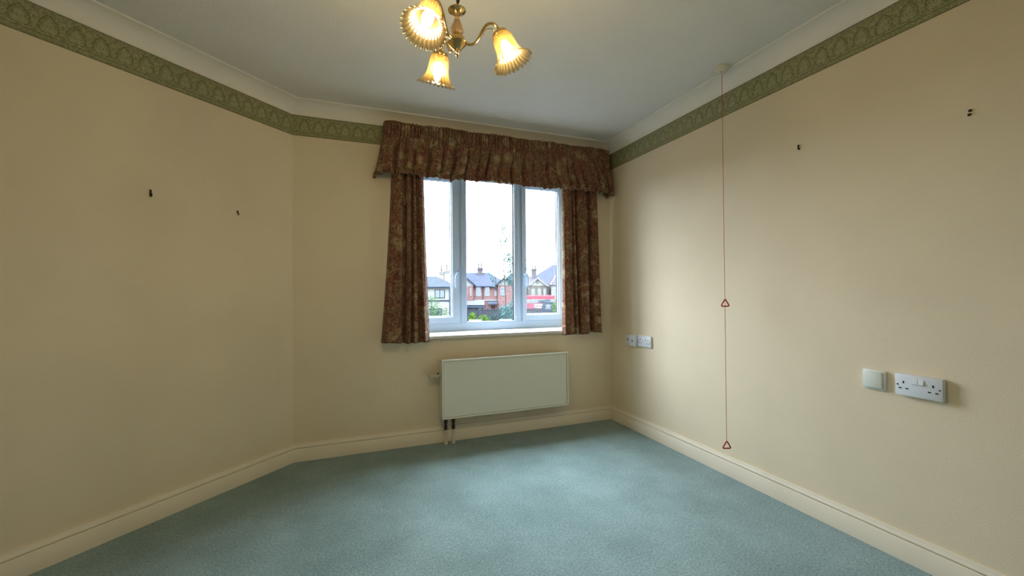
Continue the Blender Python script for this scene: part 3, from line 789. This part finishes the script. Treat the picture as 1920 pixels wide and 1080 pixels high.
def arm_pts(k=24):
    # S-arm in (r,z): dips out of the hub, climbs, arches over and drops into the gallery
    ctrl = [(.024, 1.934), (.040, 1.927), (.057, 1.931), (.072, 1.950), (.084, 1.976), (.100, 1.996), (.119, 2.000), (.134, 1.989), (.1405, 1.974)]
    out = []
    for i in range(len(ctrl) - 1):
        p0 = ctrl[max(i - 1, 0)]; p1 = ctrl[i]; p2 = ctrl[i + 1]; p3 = ctrl[min(i + 2, len(ctrl) - 1)]
        for j in range(5):
            t = j / 5
            out.append(tuple(.5 * (2 * p1[c] + (p2[c] - p0[c]) * t + (2 * p0[c] - 5 * p1[c] + 4 * p2[c] - p3[c]) * t * t + (-p0[c] + 3 * p1[c] - 3 * p2[c] + p3[c]) * t ** 3) for c in (0, 1)))
    out.append(ctrl[-1]); return out
TILT = math.radians(24)
SP = [(.019, .0), (.026, .004), (.0315, .012), (.0345, .024), (.0355, .040), (.0365, .054), (.039, .066), (.0435, .078), (.0495, .088), (.0575, .097), (.0675, .104)]
def shade_bm():
    b = bmesh.new(); nf = 26; n = nf * 8; R = []; lay = b.verts.layers.float.new('rib')
    for i, (r, s) in enumerate(SP):
        t = i / (len(SP) - 1); row = []
        for k in range(n):
            a = 2 * PI * k / n; w = abs(cos(nf * a / 2))          # rounded flutes, sharp valleys
            rr = r * (1 + (.012 + .040 * t) * (w - .6)); ss = s + (.0075 * (w ** .6 - .6)) * max(0, (t - .75) / .25) ** 2
            rr += .0045 * (w ** .6 - .6) * max(0, (t - .75) / .25) ** 2
            vv = b.verts.new((rr * cos(a), rr * sin(a), -ss)); vv[lay] = max(0.0, 1 - w * 1.6) * (1 + 1.4 * max(0, t - .5) / .5) + .12 * max(0, t - .5); row.append(vv)
        R.append(row)
    for A, B in zip(R, R[1:]):
        for k in range(n): b.faces.new((A[k], A[(k + 1) % n], B[(k + 1) % n], B[k]))
    return b
AP = arm_pts()
first = None
for az in (-17.5, 225.0, 101.0):
    if first is None:
        arm = obj('arm', tube([(r, 0, zz(z)) for r, z in AP], [.0046] * len(AP), 12), M['brass'], ch, smooth=60)
        sc = []
        for k in range(22):
            t = k / 21; a = PI * (1.05 - 1.25 * t); R_ = .022 * (1 - .35 * max(0, t - .6))
            sc.append((.109 + R_ * cos(a), 0, zz(1.962) + R_ * .95 * sin(a)))
        sub = [obj('scroll', tube(sc, .0016, 8), M['brass'], arm, smooth=60)]
        mx = Matrix.Translation((.141, 0, zz(1.972))) @ Matrix.Rotation(-TILT, 4, 'Y')
        sub.append(obj('gallery', lathe([(0, .008), (.008, .008), (.010, .004), (.013, .002), (.024, -.001), (.0265, -.004), (.0275, -.010), (.0265, -.014), (.0245, -.010), (0, -.004)], 28, mx), M['brass'], arm, smooth=40))
        sb = shade_bm(); bmesh.ops.transform(sb, matrix=mx @ Matrix.Translation((0, 0, -.006)), verts=sb.verts[:])
        o = obj('lamp_shade', sb, M['shade'], arm, smooth=75); solid(o, .0022); sub.append(o)
        sub.append(obj('lamp_holder', lathe([(0, -.004), (.011, -.004), (.0125, -.008), (.0125, -.034), (.0105, -.037), (0, -.037)], 20, mx), M['bulbbase'], arm, smooth=40))
        sub.append(obj('bulb', lathe([(0, -.034), (.008, -.036), (.012, -.043), (.0165, -.053), (.0175, -.063), (.016, -.075), (.0115, -.088), (.0065, -.098), (.002, -.104), (0, -.105)], 20, mx), M['bulb'], arm, smooth=60))
        first = arm
    else:
        arm = first.copy(); COL.objects.link(arm)
        for s in sub:
            c = s.copy(); COL.objects.link(c); c.parent = arm
    arm.rotation_euler = (0, 0, math.radians(az))

# ------------------------------------------------------------ outdoors: street beyond the car park
GZ = -4.1
RH = Vector((cos(YAW), -sin(YAW))); FH = Vector((sin(YAW), cos(YAW)))
def W(u, v, z=GZ): return (CAMX + u * RH.x + v * FH.x, CAMY + u * RH.y + v * FH.y, z)
def place(name, label, cat, u, v, turn=0.0, group=None): return thing(name, label, cat, W(u, v), -YAW + turn, group)
b = box(-160, 160, 1.0, 260, GZ - .3, GZ - .001); o = struct('ground', b, M['asphalt'])

def hip_roof(x0, x1, y0, y1, ze, zr, rx0, rx1, ry=None, eave=.15):
    ry = (y0 + y1) / 2 if ry is None else ry
    vs = [(x0, y0, ze), (x1, y0, ze), (x1, y1, ze), (x0, y1, ze), (rx0, ry, zr), (rx1, ry, zr),
          (x0, y0, ze - eave), (x1, y0, ze - eave), (x1, y1, ze - eave), (x0, y1, ze - eave)]
    return faces(bmesh.new(), vs, [(0, 1, 5, 4), (1, 2, 5), (2, 3, 4, 5), (3, 0, 4), (0, 6, 7, 1), (1, 7, 8, 2), (2, 8, 9, 3), (3, 9, 6, 0), (6, 9, 8, 7)])
def win(root, x0, x1, z0, z1, y=0.0, fm='xwhite', cols=1, transom=.5):
    f = bmesh.new(); w_ = .10; yy = y - .08
    for a in ((x0, x1, z1 - w_, z1), (x0, x1, z0, z0 + w_), (x0, x0 + w_, z0, z1), (x1 - w_, x1, z0, z1)): add_box(f, a[0], a[1], yy, y + .05, a[2], a[3])
    if transom: add_box(f, x0, x1, yy, y + .05, lerp(z0, z1, transom) - .04, lerp(z0, z1, transom) + .04)
    for k in range(1, cols):
        x = lerp(x0, x1, k / cols); add_box(f, x - .04, x + .04, yy, y + .05, z0, z1)
    fo = obj('window_frame', f, M[fm], root)
    obj('window_pane', box(x0 + .05, x1 - .05, y - .04, y + .02, z0 + .05, z1 - .05), M['xglass'], fo)
    return fo
def chimney(root, x0, x1, y0, y1, z0, z1, m, pots, ph_):
    b = bmesh.new(); add_box(b, x0, x1, y0, y1, z0, z1)
    add_box(b, x0 - .1, x1 + .1, y0 - .1, y1 + .1, z1 - .35, z1 - .2); add_box(b, x0 - .15, x1 + .15, y0 - .15, y1 + .15, z1 - .12, z1 + .05)
    c = obj('chimney', b, M[m], root)
    for k in range(pots):
        x = lerp(x0, x1, (k + .5) / pots)
        obj('chimney_pot', lathe([(.16, z1), (.13, z1 + ph_ * .7), (.15, z1 + ph_ * .8), (.14, z1 + ph_), (.10, z1 + ph_), (.10, z1 + .02)], 10, Matrix.Translation((x, (y0 + y1) / 2, 0))), M['pot'], c)
def gable(root, cx, hw, zb, za, y, wallm, depth=4.0, roofm='slate', ov=.25):
    obj('gable_wall', prism([(cx - hw + .1, zb), (cx + hw - .1, zb), (cx, za - .15)], y - .02, y + .3), M[wallm], root)
    sl = (za - zb) / hw
    for s in (-1, 1):
        b = prism([(cx, za), (cx + s * (hw + ov), zb - sl * ov), (cx + s * (hw + ov), zb - sl * ov + .16), (cx, za + .18)], y - .35, y + depth)
        obj('gable_roof', b, M[roofm], root)
        bb = prism([(cx, za - .10), (cx + s * (hw + ov), zb - sl * ov - .10), (cx + s * (hw + ov), zb - sl * ov + .14), (cx, za + .16)], y - .42, y - .36)
        obj('barge_board', bb, M['xwhite' if wallm == 'render' and roofm == 'tile_roof' else 'xdark'], root)

# white rendered house, left pane
h = place('house', 'white rendered house with hipped slate roof, seen in the left pane', 'house', -12.1, 66.5)
obj('wall', box(-6, 2.35, 0, 5.6, 0, 6.0), M['render'], h)
obj('roof', hip_roof(-6.5, 2.7, -.35, 5.95, 6.05, 7.80, -4.0, -.35, 3.0), M['slate2'], h)
obj('gutter', box(-6.5, 2.75, -.48, -.34, 5.88, 6.02), M['xdark'], h)
win(h, -.15, 1.45, 4.25, 5.6, 0, 'xdark', 2, 0)
win(h, -3.6, -2.0, 4.25, 5.6, 0, 'xdark', 2, 0)
win(h, -1.0, 1.0, .9, 2.6, 0, 'xdark', 3, 0)
obj('string_course', box(-6, 2.4, -.12, 0, 3.75, 3.95), M['xdark'], h)
obj('downpipe', tube([(2.2, -.1, 0), (2.2, -.1, 5.9)], .06, 8), M['xdark'], h)
chimney(h, -.30, .52, 4.6, 5.3, 5.0, 8.6, 'render', 1, 1.25)
chimney(h, .60, 1.40, 4.6, 5.3, 5.0, 8.85, 'render', 1, 1.05)

# red brick house with shop, centre pane
h = place('house', 'red brick house with blue slate roof, gables and ground-floor shop', 'house', -4.58, 75)
obj('wall', box(-6, 4.2, 0, 8.5, 0, 6.2), M['brick'], h)
obj('roof', hip_roof(-6.4, 4.6, -.4, 8.9, 6.2, 8.8, -4.6, .25, 4.2), M['slate'], h)
obj('gutter', box(-1.9, 4.6, -.52, -.38, 6.02, 6.18), M['xdark'], h)
obj('bay', box(-6, -2.3, -.7, 0, 0, 6.35), M['brick'], h)
gable(h, -4.2, 2.05, 6.5, 8.25, -.7, 'render')
obj('bay_band', box(-6.02, -2.28, -.74, 0, 6.2, 6.7), M['xwhite'], h)
gable(h, 3.35, 1.55, 6.35, 7.75, -.6, 'render', 3.0)
obj('bay', box(2.1, 4.6, -.6, 0, 0, 6.35), M['brick'], h)
win(h, -5.1, -3.7, 4.4, 6.1, -.7, 'xwhite', 2)
win(h, -2.85, -2.6, 4.4, 6.0, -.7, 'xwhite', 1, 0)
win(h, -1.9, -.95, 4.4, 6.1); win(h, -.3, .62, 4.4, 6.1); win(h, 1.45, 1.95, 4.4, 5.4); win(h, 2.5, 3.4, 4.5, 6.0, -.6)
obj('downpipe', tube([(-.62, -.08, 3.7), (-.62, -.08, 6.1)], .06, 8), M['xdark'], h)
obj('string_course', box(-2.3, 4.25, -.15, 0, 3.6, 3.78), M['xwhite'], h)
obj('shop_fascia', box(-5.9, -.3, -1.05, -.7, 2.85, 3.6), M['xwhite'], h)
obj('shop_canopy', prism([(-.70, 2.85), (-1.6, 2.45), (-1.6, 2.38), (-.70, 2.7)], -5.9, -.4, axis='x'), M['xdark'], h)
for a in ((-5.8, -4.6), (-4.5, -3.4), (-3.3, -2.4)): win(h, a[0], a[1], .5, 2.5, -.72, 'xwhite', 1, .75)
for a in ((-2.2, -1.35), (-1.25, -.45)): win(h, a[0], a[1], .1, 2.6, -.02, 'xwhite', 1, .72)
obj('porch_roof', prism([(0, 3.55), (-1.3, 3.1), (-1.3, 2.95), (0, 3.3)], .3, 2.1, axis='x'), M['slate'], h)
obj('door', box(.75, 1.6, -.06, .04, .1, 2.7), M['xdoor'], h)
obj('door_frame', ring(.62, 1.73, .05, 2.95, -.10, -.02, .13, .13, .08, .2, bev=0), M['xwhite'], h)
win(h, .0, .42, .9, 2.5); win(h, 2.4, 3.5, .9, 2.6, -.6)
chimney(h, -1.85, -.9, 3.3, 4.0, 7.0, 9.6, 'chim', 2, 1.0)

# stone house with decorated gable, right pane
h = place('house', 'grey stone house with white gable and diamond ornament behind the bus', 'house', 5.19, 85)
obj('wall', box(-7.2, 2.3, .8, 9.5, 0, 6.3), M['stone'], h)
obj('roof', hip_roof(-7.6, 2.6, .4, 9.9, 6.3, 9.1, -5.5, -2.6, 5.0), M['tile_roof'], h)
obj('bay', box(-1.9, 1.9, 0, .8, 0, 6.3), M['stone'], h)
gable(h, 0, 1.85, 6.35, 7.85, 0, 'render', 4.0, 'tile_roof', .15)
b = bmesh.new()
for k in range(4):
    a = k * PI / 2; c1 = Vector((.28 * cos(a), 7.05 + .32 * sin(a))); c2 = Vector((.28 * cos(a + PI / 2), 7.05 + .32 * sin(a + PI / 2)))
    add_tube(b, [(c1.x, -.05, c1.y), (c2.x, -.05, c2.y)], .045, 6)
obj('diamond_ornament', b, M['xdark'], h)
win(h, -1.25, -.6, 4.4, 5.75); win(h, 0, .68, 4.4, 5.75); win(h, 1.2, 1.6, 4.4, 5.75)
win(h, -1.2, 1.2, .8, 2.6, 0, 'xwhite', 3); win(h, -4.5, -3.2, 4.4, 5.75, .8)
obj('downpipe', tube([(2.15, .7, 0), (2.15, .7, 6.2)], .06, 8), M['xdark'], h)
chimney(h, -1.05, -.02, 3.0, 3.8, 7.0, 9.9, 'chim', 2, .8)
# neighbour with brown hipped roof
h = place('house', 'pale house with brown hipped roof at the right edge of the right pane', 'house', 7.5, 86)
obj('wall', box(.55, 5.6, 0, 12, 0, 6.4), M['render'], h)
rb = faces(bmesh.new(), [(.33, -.35, 6.45), (5.9, -.35, 6.45), (5.9, 12.3, 6.45), (.33, 12.3, 6.45), (2.6, 4, 9.6), (2.6, 9, 9.6)], [(0, 1, 4), (1, 2, 5, 4), (2, 3, 5), (3, 0, 4, 5), (3, 2, 1, 0)])
obj('roof', rb, M['tile_roof'], h)
obj('hip_tiles', tube([(.33, -.35, 6.5), (2.6, 4, 9.65), (2.6, 9, 9.65)], .11, 6), M['xwhite'], h)
win(h, .95, 1.55, 4.2, 5.7); win(h, 3.2, 4.2, 4.2, 5.7); win(h, .9, 2.2, .8, 2.5)
# big slate roof beyond
h = place('house', 'big house beyond with steep blue slate pyramid roof', 'house', 11.2, 105)
obj('wall', box(-8, 8, 0, 14, 0, 6.6), M['stone'], h)
obj('roof', hip_roof(-9.5, 9.5, -.5, 14.5, 6.6, 12.2, -.4, .4, 6.0), M['slate'], h)
obj('gutter', box(-9.6, 9.6, -.62, -.48, 6.42, 6.6), M['xdark'], h)
win(h, -5, -3.6, 4, 5.8); win(h, -1, .4, 4, 5.8)

# double-decker bus
h = place('bus', 'red double-decker bus with a white and pink side advert', 'bus', 4.2, 78)
obj('body', box(-3.9, 3.75, 0, 2.5, .35, 4.05, bev=.12), M['busred'], h)
obj('roof_panel', box(-3.95, 3.8, -.04, 2.54, 3.86, 4.45, bev=.15), M['busred'], h)
for k in range(5):
    x = -3.6 + k * 1.46
    obj('upper_window', box(x, x + 1.34, -.03, .05, 2.98, 3.75, bev=.01), M['xglass'], h)
    obj('lower_window', box(x, x + 1.34, -.03, .05, 1.15, 1.98, bev=.01), M['xglass'], h)
ad = obj('advert_panel', box(-.1, 1.55, -.05, 0, 2.06, 2.88), M['xwhite'], h)
obj('advert_panel', box(-1.75, -.12, -.05, 0, 2.06, 2.88), M['advert'], h)
b = bmesh.new()
for k in range(4):
    x = .12 + k * .33
    add_tube(b, [(x, -.055, 2.40), (x + .09, -.055, 2.56), (x + .17, -.055, 2.38), (x + .27, -.055, 2.53)], .035, 6)
obj('advert_script', b, M['busred'], ad)
for x in (-2.6, 2.2):
    obj('wheel', lathe([(0, -.12), (.28, -.12), (.48, -.10), (.50, .0), (.48, .18), (0, .18)], 20, Matrix.Translation((x, .1, .5)) @ Matrix.Rotation(PI / 2, 4, 'X')), M['rubber'], h)
# dark van in front of the bus
h = place('van', 'dark slate-coloured van parked in front of the bus', 'van', 6.2, 70)
obj('body', prism([(-1.15, .4), (1.15, .4), (1.15, 2.3), (1.0, 3.3), (-.55, 3.45), (-1.0, 2.2), (-1.15, 1.5)], 0, 4.5), M['vanpaint'], h)
obj('windscreen', prism([(-.75, 2.15), (.85, 2.15), (.75, 2.95), (-.45, 3.05)], -.03, .02), M['xglass'], h)
obj('wiper', tube([(-.6, -.06, 2.9), (.1, -.06, 2.2)], .05, 6), M['xwhite'], h)
obj('bumper', box(-1.2, 1.2, -.15, .1, .35, .75, bev=.05), M['vanpaint'], h)
for x in (-.8, .8):
    obj('headlight', box(x - .22, x + .22, -.05, .03, 1.0, 1.25, bev=.02), M['xwhite'], h)
    obj('wheel', lathe([(0, -.1), (.36, -.1), (.38, 0), (.36, .15), (0, .15)], 16, Matrix.Translation((x * 1.25, .9, .38)) @ Matrix.Rotation(PI / 2, 4, 'Y')), M['rubber'], h)

# boundary wall with piers
h = place('garden_wall', 'grey boundary wall running across in front of the houses', 'wall', 0, 70.5)
obj('wall_panel', box(-18, 3.8, 0, .3, 0, 2.1), M['gwall'], h)
obj('coping', box(-18, 3.8, -.06, .36, 2.1, 2.22), M['gwall'], h)
pier = None
for k in range(8):
    x = -17.6 + k * 3.05
    if pier is None: pier = obj('pier', box(-.25, .25, -.12, .42, 0, 2.4, bev=.02), M['gwall'], h); c = pier
    else: c = pier.copy(); COL.objects.link(c)
    c.location = (x, 0, 0)

# plants
def leaves(bm, pts, size, rnd):
    for p in pts:
        p = Vector(p); s = size * rnd.uniform(.6, 1.3)
        n = Vector((rnd.gauss(0, 1), rnd.gauss(0, 1), rnd.gauss(0, 1))).normalized(); a = n.orthogonal().normalized(); b_ = n.cross(a)
        V = [bm.verts.new(p + q) for q in (-a * s, b_ * s * .55, a * s, -b_ * s * .55)]
        bm.faces.new(V)
def shrub(name, label, u, v, blobs, n, size, leafm, seed, stems=5, group=None):
    rnd = random.Random(seed); h = place(name, label, 'shrub', u, v, 0, group)
    b = bmesh.new(); pts = []
    tot = sum(r[3] * r[5] for r in blobs)
    for (x, y, z, rx, ry, rz) in blobs:
        for _ in range(int(n * rx * rz / tot)):
            d = Vector((rnd.gauss(0, 1), rnd.gauss(0, 1), rnd.gauss(0, 1))).normalized() * (rnd.uniform(.55, 1.0))
            pts.append((x + d.x * rx, y + d.y * ry, max(.05, z + d.z * rz)))
    leaves(b, pts, size, rnd); obj('foliage', b, M[leafm], h, kind='stuff')
    sb = bmesh.new()
    for k in range(stems):
        x, y, z, rx, ry, rz = blobs[k % len(blobs)]
        add_tube(sb, [(x * .3, 0, 0), (x * .7 + rnd.uniform(-.2, .2), y * .5, z * .5), (x + rnd.uniform(-.4, .4) * rx, y, z + rz * .5)], [.06, .045, .02], 6)
    obj('stem', sb, M['bark'], h)
    return h
shrub('leafy_bush', 'tall light green bush in the lower left pane', -9.0, 50, [(-.9, 0, 1.9, 1.5, 1.2, 2.0), (.3, 0, 2.0, 1.3, 1.2, 1.9), (-.6, 0, 4.0, 1.0, .9, 1.0), (.9, 0, 1.0, 1.2, 1, 1.2)], 2600, .085, 'leaf_br', 3, 8)
shrub('domed_shrub', 'clipped lime green dome-shaped shrub', -6.2, 65, [(0, 0, 1.0, .62, .6, 1.0), (0, 0, 1.1, .5, .5, .95)], 2200, .10, 'leaf_lime', 5, 3)
shrub('rounded_shrub', 'low rounded lime green shrub right of the dome', -4.5, 65, [(0, 0, .85, .95, .8, .85), (.4, 0, .6, .7, .7, .7)], 1500, .08, 'leaf_lime', 6, 3)
shrub('evergreen_bush', 'dense blue-green bush under the tall tree', -.2, 63, [(0, 0, 1.7, 1.6, 1.2, 1.8), (.7, 0, 3.3, 1.0, 1.0, 1.2), (-.7, 0, 2.2, 1.0, .9, 1.2), (.9, 0, 4.3, .7, .7, .8)], 2600, .10, 'leaf_teal', 7, 5)
shrub('grey_bush', 'low grey-green bush against the wall between shrub and tree', -2.6, 68, [(0, 0, .9, 1.0, .6, .95), (-.7, 0, .7, .6, .6, .7)], 900, .10, 'leaf_dk', 8, 4)
shrub('leafy_bush', 'bright green bush at the right edge of the right pane', 7.2, 68, [(0, 0, 2.0, .75, .7, 2.0), (.4, 0, 3.2, .5, .5, .8)], 1300, .10, 'leaf_lime', 9, 4)
shrub('hedge', 'low teal hedge below the bus', 3.9, 68, [(-1.2, 0, .9, .9, .6, .9), (0, 0, .9, .9, .6, .95), (1.2, 0, .85, .9, .6, .9)], 1500, .10, 'leaf_teal', 10, 4)

# tall sparse tree with two trunks
rnd = random.Random(21)
h = place('tall_tree', 'tall thin tree with sparse leaves standing beyond the centre pane', 'tree', -1.4, 60)
lp = []; fol = bmesh.new()
def limb(b, pts, r0, r1):
    # smooth polyline
    q = []
    for i in range(len(pts) - 1):
        for j in range(4): q.append(Vector(pts[i]).lerp(Vector(pts[i + 1]), j / 4))
    q.append(Vector(pts[-1])); n = len(q)
    add_tube(b, q, [lerp(r0, r1, i / (n - 1)) for i in range(n)], 6); return q
def grow(b, base, dirv, ln, r, depth, dens):
    n = 5; q = [Vector(base)]; d = Vector(dirv).normalized()
    for i in range(n):
        d = (d + Vector((rnd.uniform(-.22, .22), rnd.uniform(-.22, .22), rnd.uniform(-.05, .22)))).normalized(); q.append(q[-1] + d * ln / n)
    add_tube(b, q, [lerp(r, r * .35, i / n) for i in range(n + 1)], 5)
    if depth > 0:
        for i in range(2, n + 1):
            if rnd.random() < .8:
                a = Vector((rnd.uniform(-1, 1), rnd.uniform(-.7, .7), rnd.uniform(.1, .9))); grow(b, q[i], (d * .6 + a).normalized(), ln * rnd.uniform(.4, .62), r * .5, depth - 1, dens)
    else:
        for p in q[1:]:
            for _ in range(dens):
                lp.append(p + Vector((rnd.gauss(0, .17), rnd.gauss(0, .17), rnd.gauss(0, .17))))
# left trunk: thin and bare; right trunk: leafier
for nm, pts, dens, r0, side in (('trunk', [(-.6, 0, 0), (-.72, 0, 3.5), (-.95, 0, 7.0), (-1.5, .1, 9.6), (-2.2, .2, 12.4)], 3, .06, -.25),
                                ('trunk', [(.55, 0, 0), (.5, .1, 4.0), (.25, .1, 7.5), (.0, .2, 10.5), (-.25, .3, 13.2)], 7, .075, .7)):
    b = bmesh.new(); q = limb(b, pts, r0, .025)
    for i in range(6, len(q)):
        if rnd.random() < .95:
            for _ in range(1 if dens < 3 else 2):
                grow(b, q[i], (rnd.uniform(-1, 1) + side, rnd.uniform(-.6, .6), rnd.uniform(.2, 1.0)), rnd.uniform(.9, 1.9) * (1 if dens < 3 else 1.2), .028, 1, dens)
    obj(nm, b, M['bark'], h)
# denser side of the crown
for _ in range(1500):
    d = Vector((rnd.gauss(0, 1), rnd.gauss(0, .7), rnd.gauss(0, 1))); lp.append(Vector((1.5, .2, 8.6)) + Vector((d.x * .75, d.y * .7, d.z * 1.5)))
for _ in range(600):
    d = Vector((rnd.gauss(0, 1), rnd.gauss(0, .7), rnd.gauss(0, 1))); lp.append(Vector((3.45, .2, 8.7)) + Vector((d.x * .30, d.y * .5, d.z * 1.2)))
b = bmesh.new(); leaves(b, lp, .095, rnd)
obj('foliage', b, M['leaf_teal'], h, kind='stuff')

# parked cars, only their roofs reach above the sill
def car(u, v, label, seed):
    h = place('parked_car', label, 'car', u, v, 0, 'pale cars parked below the window')
    prof = [(-2.0, .35), (2.0, .35), (2.05, .75), (1.9, .95), (1.3, 1.0), (.75, 1.42), (-.2, 1.5), (-1.2, 1.42), (-1.85, .98), (-2.05, .8)]
    b = prism(prof, -.85, .85, axis='x'); bmesh.ops.bevel(b, geom=b.edges[:], offset=.06, segments=2, affect='EDGES')
    obj('body', b, M['carpaint'], h, smooth=40)
    obj('windscreen', prism([(-.70, 1.05), (.70, 1.05), (.60, 1.40), (-.60, 1.40)], -1.82, -1.70), M['xglass'], h)
    for x in (-.80, .80):
        for y in (-1.25, 1.3):
            obj('wheel', lathe([(0, -.1), (.29, -.1), (.31, 0), (.29, .1), (0, .1)], 16, Matrix.Translation((x, y, .31)) @ Matrix.Rotation(PI / 2, 4, 'Y')), M['rubber'], h)
        obj('side_window', prism([(-1.55, 1.02), (1.15, 1.02), (.68, 1.36), (-1.15, 1.36)], x * 1.045 - .02, x * 1.045 + .02, axis='x'), M['xglass'], h)
car(-.9, 56.6, 'pale car roof below the tall tree, right of two', 1)
car(-4.9, 56.3, 'pale car roof below the lime shrubs, left of two', 2)
